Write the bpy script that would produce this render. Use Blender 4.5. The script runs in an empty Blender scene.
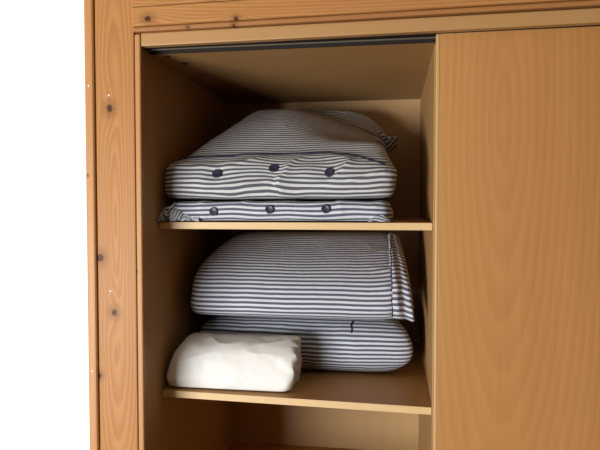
import bpy, bmesh, math, random
from mathutils import Vector, Matrix, noise

random.seed(4)
SC = bpy.context.scene
COL = SC.collection
Z0 = 1.40            # height of the upper shelf above the floor

# ------------------------------------------------------------------ objects
def link(name, me, mat=None, parent=None, smooth=False):
    o = bpy.data.objects.new(name, me)
    COL.objects.link(o)
    if mat:
        me.materials.append(mat)
    if smooth:
        for p in me.polygons:
            p.use_smooth = True
    if parent:
        o.parent = parent
    return o

def from_bm(name, bm, mat=None, parent=None, smooth=False, recalc=True):
    if recalc:
        bmesh.ops.recalc_face_normals(bm, faces=bm.faces)
    me = bpy.data.meshes.new(name)
    bm.to_mesh(me)
    bm.free()
    return link(name, me, mat, parent, smooth)

def tag(o, label=None, cat=None, group=None, kind=None):
    if label: o['label'] = label
    if cat: o['category'] = cat
    if group: o['group'] = group
    if kind: o['kind'] = kind
    return o

def empty(name, loc):
    o = bpy.data.objects.new(name, None)
    COL.objects.link(o)
    o.location = loc
    o.empty_display_size = .05
    return o

def add_box(bm, x0, x1, y0, y1, z0, z1, bev=0.0, seg=2):
    r = bmesh.ops.create_cube(bm, size=1)
    vs = r['verts']
    for v in vs:
        v.co = Vector(((x0+x1)/2 + v.co.x*(x1-x0), (y0+y1)/2 + v.co.y*(y1-y0), (z0+z1)/2 + v.co.z*(z1-z0)))
    if bev > 0:
        es = list({e for v in vs for e in v.link_edges})
        bmesh.ops.bevel(bm, geom=es, offset=bev, segments=seg, affect='EDGES', profile=.6)

def box(name, x0, x1, y0, y1, z0, z1, mat, parent=None, bev=0.0, off=None, seg=2):
    """coordinates in the wardrobe's frame (upper shelf front left corner = 0,0,Z0)"""
    bm = bmesh.new()
    o = Vector(off) if off else Vector((0, 0, 0))
    add_box(bm, x0-o.x, x1-o.x, y0-o.y, y1-o.y, z0-o.z, z1-o.z, bev, seg)
    return from_bm(name, bm, mat, parent, smooth=False)

def tube(name, pts, r, mat, parent, n=8):
    bm = bmesh.new()
    rings = []
    for i, p in enumerate(pts):
        a = pts[max(i-1, 0)]; b = pts[min(i+1, len(pts)-1)]
        d = (Vector(b)-Vector(a)).normalized()
        s = d.cross(Vector((0, .3, 1))).normalized(); t = d.cross(s)
        rings.append([bm.verts.new(Vector(p) + r*(math.cos(2*math.pi*k/n)*s + math.sin(2*math.pi*k/n)*t)) for k in range(n)])
    for a, b in zip(rings, rings[1:]):
        for k in range(n):
            bm.faces.new((a[k], a[(k+1) % n], b[(k+1) % n], b[k]))
    bm.faces.new(rings[0]); bm.faces.new(rings[-1][::-1])
    return from_bm(name, bm, mat, parent, smooth=True)

# ------------------------------------------------------------------ materials
def new_mat(name):
    m = bpy.data.materials.new(name)
    m.use_nodes = True
    nt = m.node_tree
    b = nt.nodes['Principled BSDF']
    return m, nt, b

class NT:
    def __init__(s, nt): s.nt = nt
    def n(s, t, **kw):
        x = s.nt.nodes.new(t)
        for k, v in kw.items(): setattr(x, k, v)
        return x
    def put(s, sock, v):
        if hasattr(v, 'is_linked') or hasattr(v, 'links'): s.nt.links.new(v, sock)
        else: sock.default_value = v
    def m(s, op, a, b=None, c=None, clamp=False):
        x = s.n('ShaderNodeMath', operation=op); x.use_clamp = clamp
        s.put(x.inputs[0], a)
        if b is not None: s.put(x.inputs[1], b)
        if c is not None: s.put(x.inputs[2], c)
        return x.outputs[0]
    def noise(s, vec, scale, detail=3, rough=.55, dist=0.0):
        x = s.n('ShaderNodeTexNoise')
        s.put(x.inputs['Vector'], vec)
        x.inputs['Scale'].default_value = scale
        x.inputs['Detail'].default_value = detail
        x.inputs['Roughness'].default_value = rough
        x.inputs['Distortion'].default_value = dist
        return x.outputs[0]
    def scale(s, vec, sc, loc=(0, 0, 0)):
        x = s.n('ShaderNodeMapping')
        s.put(x.inputs['Vector'], vec)
        x.inputs['Scale'].default_value = sc
        x.inputs['Location'].default_value = loc
        return x.outputs[0]
    def smooth(s, v, lo, hi, a=0.0, b=1.0):
        x = s.n('ShaderNodeMapRange', interpolation_type='SMOOTHSTEP')
        s.put(x.inputs[0], v)
        for i, q in enumerate((lo, hi, a, b)): x.inputs[i+1].default_value = q
        return x.outputs[0]
    def mix(s, f, a, b, blend='MIX'):
        x = s.n('ShaderNodeMix', data_type='RGBA', blend_type=blend)
        s.put(x.inputs[0], f)
        s.put(x.inputs[6], a if not isinstance(a, tuple) else (*a, 1))
        s.put(x.inputs[7], b if not isinstance(b, tuple) else (*b, 1))
        return x.outputs[2]
    def sep(s, vec):
        x = s.n('ShaderNodeSeparateXYZ'); s.put(x.inputs[0], vec)
        return x.outputs

def wood(name, dark, light, axis='z', rings=0.0, ring_c=(0, 0), ring_stretch=.07, fine=.5, broad=.5, rough=.45,
         knots=(), seed=0.0, knot_col=(.07, .02, .005), flow=.012, ring_amt=.4, spec=.3):
    """grain runs along `axis`; knots are (cross, along, radius) in object space"""
    mat, nt, bs = new_mat(name)
    t = NT(nt)
    co = t.n('ShaderNodeTexCoord').outputs['Object']
    X, Y, Z = t.sep(co)
    along = {'x': X, 'y': Y, 'z': Z}[axis]
    cross = {'x': Z, 'y': X, 'z': X}[axis]
    other = {'x': Y, 'y': Z, 'z': Y}[axis]
    comb = t.n('ShaderNodeCombineXYZ')
    t.put(comb.inputs[0], cross); t.put(comb.inputs[1], other); t.put(comb.inputs[2], along)
    v = comb.outputs[0]
    lowv = t.scale(v, (3, 3, .9), (seed, seed*.7, seed*1.3))
    low = t.noise(lowv, 1.0, 2, .5)
    fib = t.noise(t.scale(v, (170, 170, 3.5), (seed, 0, seed)), 1.0, 4, .6)
    streak = t.noise(t.scale(v, (34, 34, .8), (seed*2, seed, 0)), 1.0, 4, .6, .4)
    fac = t.m('ADD', t.m('MULTIPLY', t.m('SUBTRACT', fib, .5), fine), t.m('MULTIPLY', t.m('SUBTRACT', streak, .5), broad))
    knot_mask = None; push = None
    for kx, kz, r in knots:
        dx = t.m('SUBTRACT', cross, kx); dz = t.m('MULTIPLY', t.m('SUBTRACT', along, kz), .8)
        wob = t.m('MULTIPLY', t.m('SUBTRACT', t.noise(v, 160, 2), .5), r*.9)
        d = t.m('SQRT', t.m('ADD', t.m('MULTIPLY', dx, dx), t.m('MULTIPLY', dz, dz)))
        dn = t.m('DIVIDE', t.m('ADD', d, wob), r)
        k = t.smooth(dn, .55, 1.25, 1, 0)
        halo = t.smooth(dn, 1.0, 3.2, .32, 0)
        k = t.m('MAXIMUM', k, halo)
        knot_mask = k if knot_mask is None else t.m('MAXIMUM', knot_mask, k)
        dz2 = t.m('MULTIPLY', dz, .35)
        d2 = t.m('ADD', t.m('MULTIPLY', dx, dx), t.m('MULTIPLY', dz2, dz2))
        p = t.m('MULTIPLY', t.m('EXPONENT', t.m('MULTIPLY', d2, -1/(2.2*r)**2)), flow)
        push = p if push is None else t.m('ADD', push, p)
    if rings:
        dx = t.m('SUBTRACT', cross, ring_c[0]); dz = t.m('MULTIPLY', t.m('SUBTRACT', along, ring_c[1]), ring_stretch)
        d = t.m('SQRT', t.m('ADD', t.m('ADD', t.m('MULTIPLY', dx, dx), t.m('MULTIPLY', dz, dz)), 2e-5))
        d = t.m('ADD', d, t.m('MULTIPLY', t.m('SUBTRACT', low, .5), .05))
        d = t.m('ADD', d, t.m('MULTIPLY', t.m('SUBTRACT', streak, .5), .006))
        if push is not None: d = t.m('ADD', d, push)
        ph = t.m('FRACT', t.m('MULTIPLY', d, rings))
        line = t.m('MULTIPLY', t.smooth(ph, .0, .75), t.smooth(ph, .82, 1.0, 1, 0))
        fac = t.m('SUBTRACT', fac, t.m('MULTIPLY', t.m('SUBTRACT', line, .35), ring_amt))
    fac = t.m('ADD', fac, t.m('MULTIPLY', t.m('SUBTRACT', low, .5), .5))
    fac = t.m('ADD', fac, .5, clamp=True)
    c = t.mix(fac, dark, light)
    if knot_mask is not None:
        c = t.mix(knot_mask, c, knot_col)
    nt.links.new(c, bs.inputs['Base Color'])
    bs.inputs['Roughness'].default_value = rough
    bs.inputs['Specular IOR Level'].default_value = spec
    bp = t.n('ShaderNodeBump'); bp.inputs['Strength'].default_value = .06; bp.inputs['Distance'].default_value = .001
    nt.links.new(fib, bp.inputs['Height']); nt.links.new(bp.outputs[0], bs.inputs['Normal'])
    return mat

def stripes(name, white=(.57, .58, .61), ink=(.06, .062, .10), period=.0122, duty=.52):
    mat, nt, bs = new_mat(name)
    t = NT(nt)
    uv = t.n('ShaderNodeUVMap').outputs[0]
    U, V, _ = t.sep(uv)
    wob = t.m('MULTIPLY', t.m('SUBTRACT', t.noise(t.scale(uv, (7, 2, 1)), 1.0, 2), .5), .006)
    ph = t.m('FRACT', t.m('DIVIDE', t.m('ADD', V, wob), period))
    tri = t.m('ABSOLUTE', t.m('SUBTRACT', ph, .5))
    f = t.smooth(tri, duty/2-.045, duty/2+.045, 1, 0)
    weave = t.m('MULTIPLY', t.m('SUBTRACT', t.noise(t.scale(uv, (900, 300, 1)), 1.0, 2), .5), .35)
    f = t.m('ADD', t.m('MULTIPLY', f, .93), t.m('MULTIPLY', weave, .3), clamp=True)
    nt.links.new(t.mix(f, white, ink), bs.inputs['Base Color'])
    bs.inputs['Roughness'].default_value = .9
    bs.inputs['Specular IOR Level'].default_value = .12
    bs.inputs['Sheen Weight'].default_value = .05
    co = t.n('ShaderNodeTexCoord').outputs['Object']
    h = t.noise(co, 38, 4, .6, .6)
    bp = t.n('ShaderNodeBump'); bp.inputs['Strength'].default_value = .35; bp.inputs['Distance'].default_value = .006
    nt.links.new(h, bp.inputs['Height']); nt.links.new(bp.outputs[0], bs.inputs['Normal'])
    return mat

def plain(name, col, rough=.6, spec=.3, metal=0.0, var=.06, scale=30, bump=0.0):
    mat, nt, bs = new_mat(name)
    t = NT(nt)
    co = t.n('ShaderNodeTexCoord').outputs['Object']
    n = t.noise(co, scale, 3)
    c = t.mix(n, tuple(max(0, q*(1-var)) for q in col), tuple(min(1, q*(1+var)) for q in col))
    nt.links.new(c, bs.inputs['Base Color'])
    bs.inputs['Roughness'].default_value = rough
    bs.inputs['Specular IOR Level'].default_value = spec
    bs.inputs['Metallic'].default_value = metal
    if bump:
        bp = t.n('ShaderNodeBump'); bp.inputs['Strength'].default_value = .4; bp.inputs['Distance'].default_value = bump
        nt.links.new(t.noise(co, scale, 5, .6, .5), bp.inputs['Height']); nt.links.new(bp.outputs[0], bs.inputs['Normal'])
    return mat

M = {}
PD, PL = (.31, .123, .033), (.50, .245, .083)
M['pine_post'] = wood('pine_post', PD, PL, 'z', rings=150, ring_c=(-.058, Z0+.0), ring_stretch=.075, fine=.35, broad=.4, seed=1.0, ring_amt=.34, spec=.15,
                      knots=((-.070, Z0+.262, .0085), (-.097, Z0-.080, .009), (-.064, Z0-.206, .0075), (-.103, Z0-.355, .006)))
M['pine_strip'] = wood('pine_strip', (.33, .135, .038), (.54, .27, .095), 'z', fine=.35, broad=.6, seed=5.0,
                       knots=((-.122, Z0+.11, .0022), (-.008, Z0-.11, .002)))
M['pine_board'] = wood('pine_board', PD, PL, 'x', rings=130, ring_c=(Z0+.52, .6), ring_stretch=.04, fine=.35, broad=.5, seed=9.0, spec=.15,
                       knots=((Z0+.456, .030, .0075), (Z0+.447, .232, .005), (Z0+.50, .18, .006)))
M['pine_dark'] = wood('pine_dark', (.27, .105, .03), (.45, .21, .07), 'x', fine=.3, broad=.6, seed=12.0,
                      knots=((Z0+.4345, .225, .004), (Z0+.435, .12, .003)))
M['beech_rail'] = wood('beech_rail', (.34, .175, .058), (.48, .27, .108), 'x', fine=.3, broad=.4, seed=15.0)
M['beech_door'] = wood('beech_door', (.37, .157, .043), (.52, .262, .087), 'z', rings=62, ring_c=(.80, Z0+.22), ring_stretch=.16, fine=.3, broad=.55, rough=.42, seed=20.0, ring_amt=.16)
M['beech_panel'] = wood('beech_panel', (.32, .168, .058), (.43, .245, .094), 'z', fine=.2, broad=.45, seed=31.0, rough=.5)
M['beech_shelf'] = wood('beech_shelf', (.42, .215, .073), (.54, .30, .115), 'x', fine=.2, broad=.4, seed=37.0, rough=.42)
M['beech_edge'] = wood('beech_edge', (.56, .36, .16), (.72, .50, .25), 'x', fine=.3, broad=.4, seed=41.0, rough=.45)
M['beech_lip'] = wood('beech_lip', (.47, .26, .09), (.60, .36, .14), 'z', fine=.2, broad=.3, seed=44.0)
M['beech_back'] = wood('beech_back', (.40, .23, .09), (.52, .32, .14), 'z', fine=.2, broad=.4, seed=47.0, rough=.5)
M['stripe'] = stripes('striped_cotton')
M['stripe_warm_lit'] = stripes('striped_cotton_warm_lit', white=(.57, .56, .55), ink=(.06, .056, .07), period=.0120)  # same fabric as the other stripes, warm light put into its white and ink
M['white_cotton'] = plain('white_cotton', (.78, .75, .70), .92, .1, var=.03, scale=24, bump=.004)
M['navy'] = plain('navy_thread', (.018, .018, .035), .7, .2)
M['button'] = plain('navy_button', (.02, .02, .038), .4, .4)
M['paint'] = plain('white_paint', (.86, .86, .84), .8, .2, var=.01, scale=3)
M['track'] = plain('track_plastic', (.02, .016, .013), .7, .15)
M['track_rib'] = plain('track_rib', (.11, .085, .06), .6, .2)
M['cap'] = plain('dark_cap', (.03, .026, .028), .5, .3)
M['filler'] = plain('pale_filler', (.78, .70, .60), .7, .2)
M['floor'] = wood('floor_boards', (.15, .08, .035), (.24, .13, .06), 'y', fine=.3, broad=.6, seed=50.0)
M['panelling'] = wood('panelling', (.12, .06, .025), (.20, .10, .042), 'z', fine=.3, broad=.6, seed=60.0)
M['ceiling_paint'] = plain('ceiling_paint', (.42, .38, .32), .8, .2, var=.02, scale=3)
M['frame_white'] = plain('white_frame', (.82, .82, .80), .5, .3)

# ------------------------------------------------------------------ room
FY = -3.6            # wall with the window
def struct(o):
    o['kind'] = 'structure'
    return o
TOPZ = 2.45
struct(box('floor', -4.7, 4.0, FY-.1, .8, -.06, 0, M['floor']))
struct(box('ceiling', -4.7, 4.0, FY-.1, .8, TOPZ, TOPZ+.06, M['ceiling_paint']))
struct(box('wall_left', -4.8, -4.7, FY-.1, .8, 0, TOPZ, M['panelling']))
struct(box('wall_right', 4.0, 4.1, FY-.1, .8, 0, TOPZ, M['panelling']))
bm = bmesh.new()                                                   # wall round the wardrobe's niche
add_box(bm, -4.7, -.112, -.088, .8, 0, TOPZ)
add_box(bm, 1.44, 4.0, -.088, .8, 0, TOPZ)
add_box(bm, -.112, 1.44, -.088, .8, Z0+.56, TOPZ)
add_box(bm, -.112, 1.44, .72, .8, 0, Z0+.56)
struct(from_bm('wall_back', bm, M['paint']))
WX0, WX1, WZ0, WZ1 = -3.1, -.72, .06, 1.32
bm = bmesh.new()
add_box(bm, -4.7, WX0, FY-.1, FY, 0, TOPZ)
add_box(bm, WX1, 4.0, FY-.1, FY, 0, TOPZ)
add_box(bm, WX0, WX1, FY-.1, FY, 0, WZ0)
add_box(bm, WX0, WX1, FY-.1, FY, WZ1, TOPZ)
struct(from_bm('wall_front', bm, M['panelling']))
bm = bmesh.new()
for a, b in ((WX0, WX0+.06), ((WX0+WX1)/2-.03, (WX0+WX1)/2+.03), (WX1-.06, WX1)):
    add_box(bm, a, b, FY-.08, FY-.03, WZ0, WZ1, .006)
for a, b in ((WZ0, WZ0+.07), (WZ1-.06, WZ1)):
    add_box(bm, WX0+.05, WX1-.05, FY-.078, FY-.032, a, b, .006)
struct(from_bm('window_1', bm, M['frame_white']))

# pine framing round the niche -------------------------------------------------
def trim(name, *a, mat, bev, seg=3, label=None):
    return struct(box(name, *a, mat, None, bev, seg=seg))
post = trim('trim_1', -.1035, -.0098, -.112, -.02, 0, Z0+.56, mat=M['pine_post'], bev=.003)
outer = trim('trim_2', -.1285, -.1055, -.118, -.088, 0, Z0+.56, mat=M['pine_strip'], bev=.007)
inner = trim('trim_3', -.0088, .0052, -.1115, -.093, 0, Z0+.428, mat=M['pine_strip'], bev=.0045)
board = trim('trim_4', -.0088, 1.44, -.126, -.03, Z0+.441, Z0+.4835, mat=M['pine_board'], bev=.005)
board2 = trim('trim_5', -.0088, 1.44, -.1215, -.03, Z0+.4855, Z0+.56, mat=M['pine_board'], bev=.003)
strip = trim('trim_6', -.0088, 1.44, -.119, -.03, Z0+.4305, Z0+.4405, mat=M['pine_dark'], bev=.003)
def tilt(o, k):
    for v in o.data.vertices: v.co.z += k*v.co.x
    return o
tilt(board, .010); tilt(board2, .010); tilt(strip, .0095)
def dot(parent, x, y, z, r):
    bm = bmesh.new()
    bmesh.ops.create_cone(bm, cap_ends=True, segments=14, radius1=r, radius2=r*.8, depth=.0016,
                          matrix=Matrix.Translation((x, y, z)) @ Matrix.Rotation(math.pi/2, 4, 'X'))
    return from_bm('nail_filler', bm, M['filler'], parent)
dot(outer, -.1170, -.1182, Z0+.314, .0028)
dot(post, -.0712, -.1122, Z0+.292, .0028)
dot(post, -.0725, -.1122, Z0-.157, .0026)
dot(outer, -.1170, -.1182, Z0-.343, .0026)

# ------------------------------------------------------------------ wardrobe
W, D = .66, .665
ZC = Z0+.398
X2 = 1.42
wd = tag(empty('wardrobe', (0, 0, 0)), 'built-in beech veneer wardrobe with open shelves and one sliding door, set in a pine frame', 'wardrobe')
box('side_panel', -.0155, 0, -.09, D, .06, ZC+.018, M['beech_panel'], wd, .001)
box('side_panel', W, W+.018, -.028, D, .06, ZC, M['beech_panel'], wd, .001)
box('side_panel', X2, X2+.018, -.028, D, .06, ZC, M['beech_panel'], wd, .001)
box('back_panel', -.0155, X2+.018, D, D+.008, .06, ZC+.018, M['beech_back'], wd)
tp = box('top_panel', 0, X2+.018, -.046, D, ZC, ZC+.018, M['beech_panel'], wd, .001)
for cx, cy, r in ((.052, .048, .0085), (.034, -.027, .0075)):
    bm = bmesh.new()
    bmesh.ops.create_cone(bm, cap_ends=True, segments=24, radius1=r*.85, radius2=r, depth=.003, matrix=Matrix.Translation((cx, cy, ZC-.0015)))
    tag(from_bm('hole_cap', bm, M['cap'], tp), 'small dark round cap')
box('bottom_panel', 0, X2, -.02, D, .06, .078, M['beech_shelf'], wd, .001)
box('plinth', -.0155, X2+.018, -.01, .01, 0, .06, M['beech_rail'], wd, .001)
TH = .017
def shelf(y_l, y_r, z, x0=.0005, x1=W-.0005):
    bm = bmesh.new()
    vs = []
    for zz in (z-TH, z):
        for x, y in ((x0, y_l+.0012), (x1, y_r+.0012), (x1, D-.002), (x0, D-.002)):
            vs.append(bm.verts.new((x, y, zz)))
    for f in ((3, 2, 1, 0), (4, 5, 6, 7), (0, 1, 5, 4), (1, 2, 6, 5), (2, 3, 7, 6), (3, 0, 4, 7)):
        bm.faces.new([vs[i] for i in f])
    s = from_bm('shelf', bm, M['beech_shelf'], wd)
    bm = bmesh.new()
    vs = []
    for zz in (z-TH, z):
        for x, y in ((x0, y_l), (x1, y_r), (x1, y_r+.0013), (x0, y_l+.0013)):
            vs.append(bm.verts.new((x, y, zz)))
    for f in ((3, 2, 1, 0), (4, 5, 6, 7), (0, 1, 5, 4), (1, 2, 6, 5), (2, 3, 7, 6), (3, 0, 4, 7)):
        bm.faces.new([vs[i] for i in f])
    bmesh.ops.bevel(bm, geom=list(bm.edges), offset=.0005, segments=1, affect='EDGES')
    tag(from_bm('edge_band', bm, M['beech_edge'], s), 'pale front edge band')
    return s
Z2 = Z0-.4222
Z3 = Z0-.8135
shelf(0, 0, Z0)
shelf(.012, -.018, Z2)
shelf(0, 0, Z3)
tilt(box('header_rail', .0056, X2+.018, -.108, -.088, Z0+.401, Z0+.4300, M['beech_rail'], wd, .0025), .007)
tk = box('sliding_track', 0, X2, -.088, -.0465, Z0+.4035, Z0+.416, M['track'], wd)
tilt(tk, .003)
for y in (-.069,):
    box('track_rib', .0005, X2-.001, y, y+.005, Z0+.4010, Z0+.4040, M['track_rib'], tk)
box('track_rib', .0005, X2-.001, -.0510, -.0462, Z0+.3975, Z0+.4045, M['track'], tk)
dr = box('sliding_door', .6675, X2-.004, -.0845, -.0665, .075, Z0+.4025, M['beech_door'], wd, .001)
for v in dr.data.vertices:
    if v.co.z > 1: v.co.z += .007*v.co.x-.001
tag(box('edge_strip', .660, .6675, -.0845, -.0665, .075, Z0+.406, M['beech_lip'], dr, .0025), 'pale vertical edge strip')

# ------------------------------------------------------------------ soft goods
def catmull(P, n):
    """closed Catmull-Rom through P (tuples), resampled evenly by length in the first two numbers"""
    m = len(P); dense = []
    for i in range(m):
        p0, p1, p2, p3 = P[i-1], P[i], P[(i+1) % m], P[(i+2) % m]
        for k in range(24):
            s = k/24
            dense.append(tuple(.5*((2*b)+(-a+c)*s+(2*a-5*b+4*c-d)*s*s+(-a+3*b-3*c+d)*s**3) for a, b, c, d in zip(p0, p1, p2, p3)))
    dense.append(dense[0])
    L = [0]
    for a, b in zip(dense, dense[1:]):
        L.append(L[-1]+math.hypot(b[0]-a[0], b[1]-a[1]))
    out = []; j = 0
    for k in range(n):
        s = L[-1]*k/n
        while L[j+1] < s: j += 1
        q = (s-L[j])/max(1e-9, L[j+1]-L[j])
        out.append(tuple(a+(b-a)*q for a, b in zip(dense[j], dense[j+1])))
    return out, L[-1]

class Soft:
    """a stuffed, folded textile: closed profile (y, z, x_left, x_right) swept across, rounded at both ends"""
    def __init__(s, P, center, p=9.0, q=2.4, nt=150, nu=110, fn=None, collapse=.4, zmin=0.0, zmax=9.0, xlim=(.0035, .655)):
        s.prof, s.len = catmull(P, nt)
        s.c, s.p, s.q, s.nt, s.nu, s.fn, s.col = center, p, q, nt, nu, fn, collapse
        s.raw = [[s.base(i/nu, j) for j in range(nt)] for i in range(nu+1)]
        s.pts = [[None]*nt for _ in range(nu+1)]
        for i in range(nu+1):
            for j in range(nt):
                n = s.normal(i, j)
                p_ = s.raw[i][j]
                s.pts[i][j] = p_ + n*(fn(s.uu(i/nu), j/nt, p_, s) if fn else 0)
        s.zmin, s.zmax, s.xlim = zmin, zmax, xlim
        s.clamp()
    def clamp(s):
        for row in s.pts:
            for p in row:
                p.x = min(max(p.x, s.xlim[0]), s.xlim[1]); p.z = min(max(p.z, s.zmin), s.zmax); p.y = min(p.y, .655)
    def uu(s, k):        # denser towards the ends
        return .5-.5*math.copysign(abs(2*k-1)**.75, 1-2*k)
    def base(s, k, j):
        u = s.uu(k)
        y, z, xl, xr = s.prof[j]
        e = max(0.0, 1-abs(2*u-1)**s.p)**(1/s.q)
        e = 1-s.col*(1-e)
        return Vector((xl+(xr-xl)*u, s.c[0]+(y-s.c[0])*e, s.c[1]+(z-s.c[1])*e))
    def normal(s, i, j):
        a = s.raw[min(i+1, s.nu)][j]-s.raw[max(i-1, 0)][j]
        b = s.raw[i][(j+1) % s.nt]-s.raw[i][j-1]
        n = a.cross(b)
        if n.length < 1e-12: return Vector((0, 0, 0))
        n.normalize()
        return n
    def at(s, x, t, out=0.0):
        """surface point nearest to x across, at profile fraction t"""
        j = int(t*s.nt) % s.nt
        i = min(range(s.nu+1), key=lambda k: abs(s.pts[k][j].x-x))
        n = s.normal(i, j)
        return s.pts[i][j]+n*out, n
    def spot(s, x, z, r):
        """where a flat thing of radius r can sit on the front face"""
        q = [p for row in s.pts for p in row if abs(p.x-x) < r and abs(p.z-z) < r and p.y < .15]
        ys = sorted(p.y for p in q)
        hi = [p.y for p in q if p.z > z]; lo = [p.y for p in q if p.z <= z]
        sl = (sum(hi)/len(hi)-sum(lo)/len(lo))/r if hi and lo else 0
        n = Vector((0, -1, max(-.2, min(.8, sl)))).normalized()
        return Vector((x, ys[len(ys)//3], z))+n*.002, n
    def t_of_z(s, z, x=.3):
        """profile fraction on the front side at height z"""
        best = None
        for j in range(s.nt):
            y0 = s.prof[j][0]
            if y0 < s.c[0]:
                d = abs(s.prof[j][1]-z)
                if best is None or d < best[0]: best = (d, j)
        return best[1]/s.nt
    def build(s, name, mat, parent, vfn=None, voff=0.0):
        bm = bmesh.new()
        uvl = bm.loops.layers.uv.new('UVMap')
        V = [[bm.verts.new(p) for p in row] for row in s.pts]
        for i in range(s.nu):
            for j in range(s.nt):
                j2 = (j+1) % s.nt
                f = bm.faces.new((V[i][j], V[i][j2], V[i+1][j2], V[i+1][j]))
                for lp, (a, b) in zip(f.loops, ((i, j), (i, j+1), (i+1, j+1), (i+1, j))):
                    pt = s.pts[a][b % s.nt]
                    v = s.len*b/s.nt+voff
                    if vfn: v += vfn(pt, b/s.nt)
                    lp[uvl].uv = (pt.x, v)
        for i in (0, s.nu):
            f = bm.faces.new(V[i] if i else V[i][::-1])
            for k, lp in enumerate(f.loops): lp[uvl].uv = (lp.vert.co.x, lp.vert.co.z)
        return from_bm(name, bm, mat, parent, smooth=True)

def N(x, y, z=0.0): return noise.noise(Vector((x, y, z)))
def ridge(x, y, z=0.0): return 1-2*abs(noise.noise(Vector((x, y, z))))

def wrinkle(seed, amp_low=.006, amp_r=.004, fx=9, ft=4, flat=None):
    def f(u, t, p, s):
        end = min(1, min(u, 1-u)/.06)
        a = amp_low*N(p.x*5+seed, p.y*6, p.z*6+seed)
        r = ridge(p.x*fx+seed, (p.z+p.y*.6)*fx*.55, seed*1.7)**3 if False else max(0, ridge(p.x*fx+seed, (p.z-p.y*.5)*fx*.7+N(p.x*4, p.z*4, seed), seed))**4
        d = a+amp_r*r
        if flat: d *= flat(p)
        return d*(.35+.65*end)
    return f

def button(parent, p, n, r=.0108):
    zax = n.normalized()
    rot = zax.to_track_quat('Z', 'Y').to_matrix().to_4x4()
    bm = bmesh.new()
    prof = ((0, -.002), (r*.82, -.002), (r, .0005), (r*.98, .0024), (r*.82, .0032), (r*.62, .002), (0, .0016))
    seg = 28; prev = None
    for rr, h in prof:
        ring = [bm.verts.new((rr*math.cos(2*math.pi*k/seg), rr*math.sin(2*math.pi*k/seg), h)) for k in range(seg)] if rr else [bm.verts.new((0, 0, h))]
        if prev:
            for k in range(seg):
                a = prev[k % len(prev)]; b = prev[(k+1) % len(prev)]; c = ring[(k+1) % len(ring)]; d = ring[k % len(ring)]
                vs = []
                for q in (a, b, c, d):
                    if q not in vs: vs.append(q)
                if len(vs) > 2: bm.faces.new(vs)
        prev = ring
    bm.transform(Matrix.Translation(p) @ rot)
    return from_bm('button', bm, M['button'], parent, smooth=True)

def cloth(name, fn, nu, nv, th, mat, parent, uvf):
    """thin fabric: fn(u,v) -> Vector, given real thickness"""
    bm = bmesh.new(); uvl = bm.loops.layers.uv.new('UVMap')
    P = [[fn(i/nu, j/nv) for j in range(nv+1)] for i in range(nu+1)]
    A = [[None]*(nv+1) for _ in range(nu+1)]; B = [[None]*(nv+1) for _ in range(nu+1)]
    UV = {}
    for i in range(nu+1):
        for j in range(nv+1):
            a = P[min(i+1, nu)][j]-P[max(i-1, 0)][j]; b = P[i][min(j+1, nv)]-P[i][max(j-1, 0)]
            n = a.cross(b); n = n.normalized() if n.length > 1e-12 else Vector((0, -1, 0))
            A[i][j] = bm.verts.new(P[i][j]+n*th/2); B[i][j] = bm.verts.new(P[i][j]-n*th/2)
            UV[A[i][j]] = UV[B[i][j]] = uvf(i/nu, j/nv)
    for i in range(nu):
        for j in range(nv):
            bm.faces.new((A[i][j], A[i+1][j], A[i+1][j+1], A[i][j+1]))
            bm.faces.new((B[i][j], B[i][j+1], B[i+1][j+1], B[i+1][j]))
    for i in range(nu):
        bm.faces.new((A[i+1][0], A[i][0], B[i][0], B[i+1][0])); bm.faces.new((A[i][nv], A[i+1][nv], B[i+1][nv], B[i][nv]))
    for j in range(nv):
        bm.faces.new((A[0][j], A[0][j+1], B[0][j+1], B[0][j])); bm.faces.new((A[nu][j+1], A[nu][j], B[nu][j], B[nu][j+1]))
    for f in bm.faces:
        for lp in f.loops: lp[uvl].uv = UV[lp.vert]
    return from_bm(name, bm, mat, parent, smooth=True)

def rel(P, dz): return [(a, b+dz, c, d) for a, b, c, d in P]

# --- flat lower duvet on the upper shelf
lowd = tag(empty('folded_duvet', (.28, .3, Z0)), 'thin flat buttoned striped duvet lying directly on the upper shelf, under the bulky one', 'duvet', 'buttoned striped duvets')
inv = lambda o: Matrix.Translation(-Vector(o.location))
def settle(root):
    """parts were modelled in room coordinates; move them into their thing's frame"""
    for ch in root.children:
        ch.data.transform(inv(root))
LOWP = rel([(.55, .003, .03, .55), (.30, .0025, .01, .562), (.05, .0025, .006, .568), (.012, .005, .006, .571), (.004, .018, .010, .571), (.003, .034, .016, .571),
            (.016, .0495, .026, .567), (.10, .0505, .04, .562), (.30, .051, .05, .56), (.52, .047, .06, .55), (.58, .024, .05, .54)], Z0)
def lowfn(u, t, p, s):
    k = min(1, max(0, (p.z-Z0-.006)/.02))
    return k*(.0035*N(p.x*12, p.z*40, 3)+.003*max(0, ridge(p.x*9+2, p.z*22, 7))**4)
SL = Soft(LOWP, (.3, Z0+.02), p=24, q=3, nt=140, nu=150, fn=lowfn, zmin=Z0+.0015, zmax=Z0+.0525)
SL.build('cover', M['stripe'], lowd, vfn=lambda p, t: .008*N(p.x*9, p.z*12, 5))
for bx, bz in ((.140, .026), (.279, .031), (.414, .032)):
    p, n = SL.spot(bx, Z0+bz, .0095)
    n = Vector((0, -1, .12)).normalized()
    button(lowd, p, n)
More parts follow.
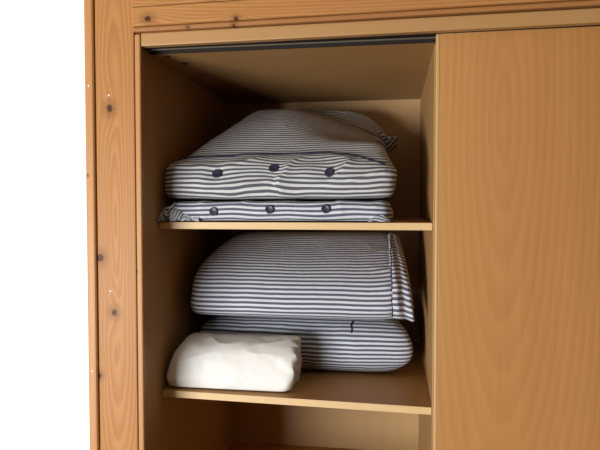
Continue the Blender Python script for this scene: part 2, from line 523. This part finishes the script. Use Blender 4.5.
# crumpled corner at the left
def corner(u, v):
    x = .0025+.10*u
    w = math.sin(u*9+v*2.5)*.5+.5
    z = Z0+.003+.042*v*(.30+.70*math.sin(min(1, .1+u*.95)*math.pi)**.8)+.006*N(u*7, v*6, 2)
    y = -.016*(1-u)**2+.030*v*v-.006+.012*w*(1-.4*v)
    return Vector((x, y, max(z, Z0+.0025)))
cloth('corner_fold', corner, 40, 24, .0022, M['stripe'], lowd, lambda u, v: (u*.08+.1*v, .055*v+.03*math.sin(u*7)))
def corner_r(u, v):
    x = .515+.05*u
    z = Z0+.0035+.017*v*math.sin(math.pi*min(1, .08+u*.9))
    y = -.003+.012*v
    return Vector((x, y, z))
cloth('corner_fold', corner_r, 24, 14, .002, M['stripe'], lowd, lambda u, v: (u*.05, .0124*3+.03*v+.02*u))
settle(lowd)

# --- bulky upper duvet
big = tag(empty('folded_duvet', (.28, .3, Z0+.05)), 'bulky domed striped duvet with navy seam and buttons, on top of the thin flat duvet', 'duvet', 'buttoned striped duvets')
BIGP = rel([(.57, .058, .12, .54), (.30, .0565, .03, .56), (.07, .056, .006, .566), (.022, .057, .004, .570), (.007, .064, .0035, .573), (.003, .090, .004, .577),
            (.016, .128, .004, .575), (.045, .154, .018, .565), (.085, .178, .042, .555), (.16, .226, .076, .547), (.27, .286, .122, .54),
            (.38, .330, .150, .53), (.50, .322, .185, .51), (.59, .22, .18, .50), (.61, .12, .14, .52)], Z0)
def seam_z(x): return Z0+.160+.012*math.sin(math.pi*min(1, max(0, (x-.05)/.5)))-.022*max(0, (x-.42)/.13)**1.6
def bigfn(u, t, p, s):
    top = min(1, max(0, (p.z-Z0-.06)/.03))
    front = min(1, max(0, (.16-p.y)/.10))
    calm = min(1, abs(p.z-seam_z(p.x))/.02) if p.z < seam_z(p.x) else 0
    d = .006*N(p.x*5+3, p.y*5, p.z*6)
    d += front*calm*.009*max(0, ridge(p.x*4+N(p.x*3, p.z*9, 2), p.z*19-p.x*3, 4))**3
    d += front*calm*.004*N(p.x*14, p.z*24, 8)
    # gathered pleat under the middle button
    zz = p.z-Z0
    if .058 < zz < .118:
        g = (p.x-.294)-(.118-zz)*.15
        w = math.sin(math.pi*(zz-.058)/.06)
        d += front*w*(.017*math.exp(-max(0, g)/.04) if g > 0 else -.005*math.exp(g/.02))
    for bx in (.145, .284, .421):
        rr = math.hypot(p.x-bx, (zz-.118))
        d -= front*.005*math.exp(-(rr/.025)**2)
    return top*d
SB = Soft(BIGP, (.28, Z0+.12), p=14, q=2.6, nt=200, nu=180, fn=bigfn, collapse=.2, zmin=Z0+.0535)
for row in SB.pts:
    for p in row:
        k = min(1, max(0, (p.y-.10)/.16)); k = k*k*(3-2*k)
        p.z -= .098*k*max(0, (p.x-.26)/.29)**1.5*min(1, max(0, (p.z-Z0-.06)/.1))
        lo = 1-min(1, max(0, (p.z-Z0-.06)/.06))
        if p.y < .06: p.z += .004*lo*max(0, N(p.x*9, 3.3)+.3)
def bigv(p, t):
    zz = p.z-Z0
    v = .007*N(p.x*8, p.z*10, 5)+.003*N(p.x*19, p.z*24, 2)
    if p.y < .12:
        v += -.012*math.exp(-((p.x-.27)/.07)**2)*math.exp(-((zz-.10)/.05)**2)
    return v
SB.build('cover', M['stripe_warm_lit'], big, vfn=bigv)
for bx, bz in ((.145, .117), (.284, .129), (.421, .117)):
    p, n = SB.spot(bx, Z0+bz, .010)
    button(big, p, n, .0118)
seam = []
for k in range(61):
    x = .03+.52*k/60
    zt = seam_z(x)+.003*N(x*12, 1)
    p, n = SB.at(x, SB.t_of_z(zt), .0010)
    seam.append(p)
sm = [seam[0]]+[(a+b*2+c)/4 for a, b, c in zip(seam, seam[1:], seam[2:])]+[seam[-1]]
sm = [sm[0]]+[(a+b*2+c)/4 for a, b, c in zip(sm, sm[1:], sm[2:])]+[sm[-1]]
tag(tube('seam', sm, .0027, M['navy'], big), 'dark navy piped seam')
# the far fold of the same duvet, rising behind the dome
def drop(x): return -.062*max(0, (x-.39)/.165)**2
REARP = rel([(.42, .245, .22, .545), (.395, .270, .19, .555), (.43, .310, .18, .562), (.50, .341, .18, .557), (.56, .332, .18, .54), (.60, .28, .18, .53), (.60, .21, .2, .53), (.5, .20, .2, .53)], Z0)
def rearfn(u, t, p, s): return .006*N(p.x*9, p.y*9, p.z*9)+.005*max(0, ridge(p.x*6, p.z*9+p.y*7, 5))**3
SR = Soft(REARP, (.49, Z0+.27), p=7, q=2.2, nt=90, nu=90, fn=rearfn, collapse=.8)
for row in SR.pts:
    for p in row: p.z += drop(p.x)
SR.build('rear_fold', M['stripe_warm_lit'], big)
def fin(u, v):
    x = .525+.055*u
    return Vector((x, .41+.05*v+.008*math.sin(u*6), Z0+.338+drop(min(x, .56))-.035-.06*v*(1-.55*u)+.006*u+.004*math.sin(v*7)))
cloth('corner_fold', fin, 18, 18, .003, M['stripe_warm_lit'], big, lambda u, v: (u*.06, .05*v+.04*u))
settle(big)

# --- lower pillow of the second shelf
pil = tag(empty('striped_pillow', (.33, .38, Z2)), 'blue striped pillow at the bottom of the lower shelf, behind the white folded sheet', 'pillow', 'striped pillows')
LP = rel([(.56, .003, .08, .55), (.34, .003, .075, .54), (.265, .003, .068, .55), (.215, .012, .055, .588), (.18, .045, .042, .617), (.17, .085, .040, .622),
          (.18, .125, .042, .610), (.225, .155, .062, .59), (.33, .163, .075, .57), (.50, .16, .09, .56), (.60, .12, .08, .58), (.615, .05, .08, .58)], Z2)
def lpfn(u, t, p, s):
    k = min(1, max(0, (p.z-Z2-.012)/.03))*(1-min(1, max(0, (p.z-Z2-.13)/.02)))
    return k*(.005*N(p.x*6, p.z*7, 2)+.003*max(0, ridge(p.x*8, p.z*14, 9))**3+.0015*N(p.x*30, p.z*20, 1))
SP = Soft(LP, (.38, Z2+.08), p=10, q=2.2, nt=160, nu=140, fn=lpfn, collapse=.17, zmin=Z2+.002)
SP.build('cover', M['stripe'], pil, vfn=lambda p, t: .004*N(p.x*6, p.z*8, 2))
ps = []
for k in range(9):
    p, n = SP.at(.463+.001*math.sin(k), SP.t_of_z(Z2+.125+.024*k/8), .0006); ps.append(p)
tag(tube('seam', ps, .0022, M['navy'], pil), 'short navy seam')
settle(pil)

# --- upper pillow of the second shelf
pu = tag(empty('striped_pillow', (.31, .35, Z2+.17)), 'plump blue striped pillow with loose hemmed end, lying on top of the other pillow', 'pillow', 'striped pillows')
UP = rel([(.57, -.251, .08, .54), (.30, -.2525, .06, .565), (.15, -.2525, .048, .572), (.108, -.246, .044, .574), (.092, -.225, .043, .575), (.096, -.195, .044, .575), (.118, -.155, .045, .574),
          (.17, -.112, .056, .571), (.25, -.072, .080, .567), (.34, -.044, .112, .562), (.46, -.047, .15, .545), (.57, -.09, .14, .53), (.61, -.17, .10, .54)], Z0)
def upfn(u, t, p, s):
    k = min(1, max(0, (p.z-Z0+.25)/.03))*(1-.8*min(1, max(0, (p.z-Z0+.07)/.02)))
    pin = max(0, (p.x-.48)/.1)
    return k*(.005*N(p.x*5, p.z*6, 12)+.0012*N(p.x*20, p.z*16, 6)+pin*.005*max(0, ridge(p.z*22, p.x*9, 3))**2)
SU = Soft(UP, (.33, Z0-.15), p=16, q=2.6, nt=190, nu=150, fn=upfn, collapse=.09)
def upv(p, t):
    v = .0015*N(p.x*7, p.z*7, 9)
    if p.x > .47: v += -.010*((p.x-.47)/.1)**2*math.exp(-((p.z-Z0+.10)/.05)**2)
    return v
SU.build('cover', M['stripe'], pu, vfn=upv)
# open end of the case: a loose hem running up the right-hand end
front = [q for q in SU.prof if q[0] < .36 and q[1] < Z0-.045 and not (q[0] > .11 and q[1] < Z0-.245)]
front.sort(key=lambda q: q[1])
def hem(u, v, dx=0.0, dy=0.0, grow=1.0):
    k = v*(len(front)-1); i = min(int(k), len(front)-2); f = k-i
    y = front[i][0]*(1-f)+front[i+1][0]*f; z = front[i][1]*(1-f)+front[i+1][1]*f
    wid = (.058-.034*v)*grow
    x = .560+dx+(wid+.006)*u
    bow = .012*(1-u)*0+.020*u*u+.006*math.sin(u*11+v*4)+.004*N(u*5, v*12, 3)
    return Vector((x-.006*v*u, y+.004+dy+bow, z+.004*math.sin(u*4)-.004*u*(1-v)))
cloth('hem', lambda u, v: hem(u, v), 26, 70, .0035, M['stripe'], pu, lambda u, v: (u*.06, v*.30+.004))
cloth('hem', lambda u, v: hem(u, v, -.004, .016, 1.12), 20, 60, .0035, M['stripe'], pu, lambda u, v: (u*.06, v*.30+.010))
ls = []
for k in range(40):
    q = hem(.16, .03+.95*k/39); ls.append(q+Vector((0.001*math.sin(k*.7), -.0022, 0)))
tag(tube('seam', ls, .0019, M['navy'], pu), 'dark navy hem seam')
settle(pu)

# --- folded white sheet
sh = tag(empty('folded_sheet', (.17, .09, Z2)), 'thick roll of folded white cotton sheet at the left front of the lower shelf', 'sheet')
SH = rel([(.152, .003, .012, .328), (.08, .0025, .008, .327), (.035, .003, .004, .325), (.021, .012, .004, .326), (.017, .040, .006, .330), (.028, .078, .011, .334), (.050, .104, .022, .334),
          (.085, .117, .030, .332), (.125, .121, .034, .330), (.150, .106, .032, .328), (.160, .05, .016, .326)], Z2)
def shfn(u, t, p, s):
    k = min(1, max(0, (p.z-Z2-.004)/.012))
    d = .003*N(p.x*8, p.z*14, 4+p.y*8)+.0022*max(0, ridge(p.x*6+3, p.z*20-p.x*7, 2+p.y*14))**4+.0012*N(p.x*40, p.z*40, p.y*40)
    return k*d
SS = Soft(SH, (.09, Z2+.058), p=18, q=2.6, nt=130, nu=150, fn=shfn, collapse=.22, zmin=Z2+.002)
for row in SS.pts:                                                  # gathered layers at the right-hand end
    for p in row:
        e = min(1, max(0, (p.x-.290)/.04))
        if e > 0:
            a = math.atan2(p.z-Z2-.058, p.y-.03)
            p.x += e*(.012*max(0, ridge(p.y*26+p.z*10, p.z*7, 6))**2-.006)
            p.y += e*.004*N(p.z*40, p.x*20, 3)
        e = min(1, max(0, (.05-p.x)/.04))
        if e > 0: p.x += e*.004*max(0, ridge(p.y*26, p.z*26, 8))
SS.clamp()
SS.build('sheet_body', M['white_cotton'], sh)
def lip(u, v, k=0):
    a = u*math.pi*1.25-.25*math.pi
    rad = .046-.011*k
    y = .078-.006*k+rad*1.15*math.cos(a)*.92
    z = Z2+.058+rad*math.sin(a)
    return Vector((.318+.012*v+.002*k+.002*math.sin(u*7+k), y, max(z, Z2+.004)))
for k in range(3):
    cloth('fold', lambda u, v, k=k: lip(u, v, k), 30, 6, .003, M['white_cotton'], sh, lambda u, v: (u, v))
settle(sh)

# ------------------------------------------------------------------ light
w = bpy.data.worlds.new('World'); SC.world = w
w.use_nodes = True
bg = w.node_tree.nodes['Background']
bg.inputs[0].default_value = (.75, .87, 1, 1); bg.inputs[1].default_value = 1.0
la = bpy.data.lights.new('window_daylight', 'AREA')
la.shape = 'RECTANGLE'; la.size = WX1-WX0-.1; la.size_y = WZ1-WZ0-.1
la.energy = 205; la.color = (.93, .97, 1.0)
lo = bpy.data.objects.new('window_daylight', la); COL.objects.link(lo)
lo.location = ((WX0+WX1)/2, FY-.02, (WZ0+WZ1)/2)
lo.rotation_euler = (math.radians(90), 0, 0)      # shines into the room (+y)

# ------------------------------------------------------------------ camera
cam = bpy.data.cameras.new('camera'); co = bpy.data.objects.new('camera', cam); COL.objects.link(co)
ya, pi_, ro, f = .1558, .0344, -.0009, 594.47
F = Vector((-math.sin(ya)*math.cos(pi_), math.cos(ya)*math.cos(pi_), -math.sin(pi_)))
R = Vector((math.cos(ya), math.sin(ya), 0)); U = R.cross(F)
R2 = math.cos(ro)*R+math.sin(ro)*U; U2 = -math.sin(ro)*R+math.cos(ro)*U
mt = Matrix((R2, U2, -F)).transposed().to_4x4()
mt.translation = Vector((.5715, -1.3939, Z0+.0426))
co.matrix_world = mt
cam.sensor_width = 36; cam.lens = f/600*36; cam.clip_start = .02
SC.camera = co

SC.view_settings.view_transform = 'Standard'
SC.view_settings.look = 'None'
SC.view_settings.gamma = 1
SC.view_settings.use_curve_mapping = False
SC.view_settings.exposure = 0.4
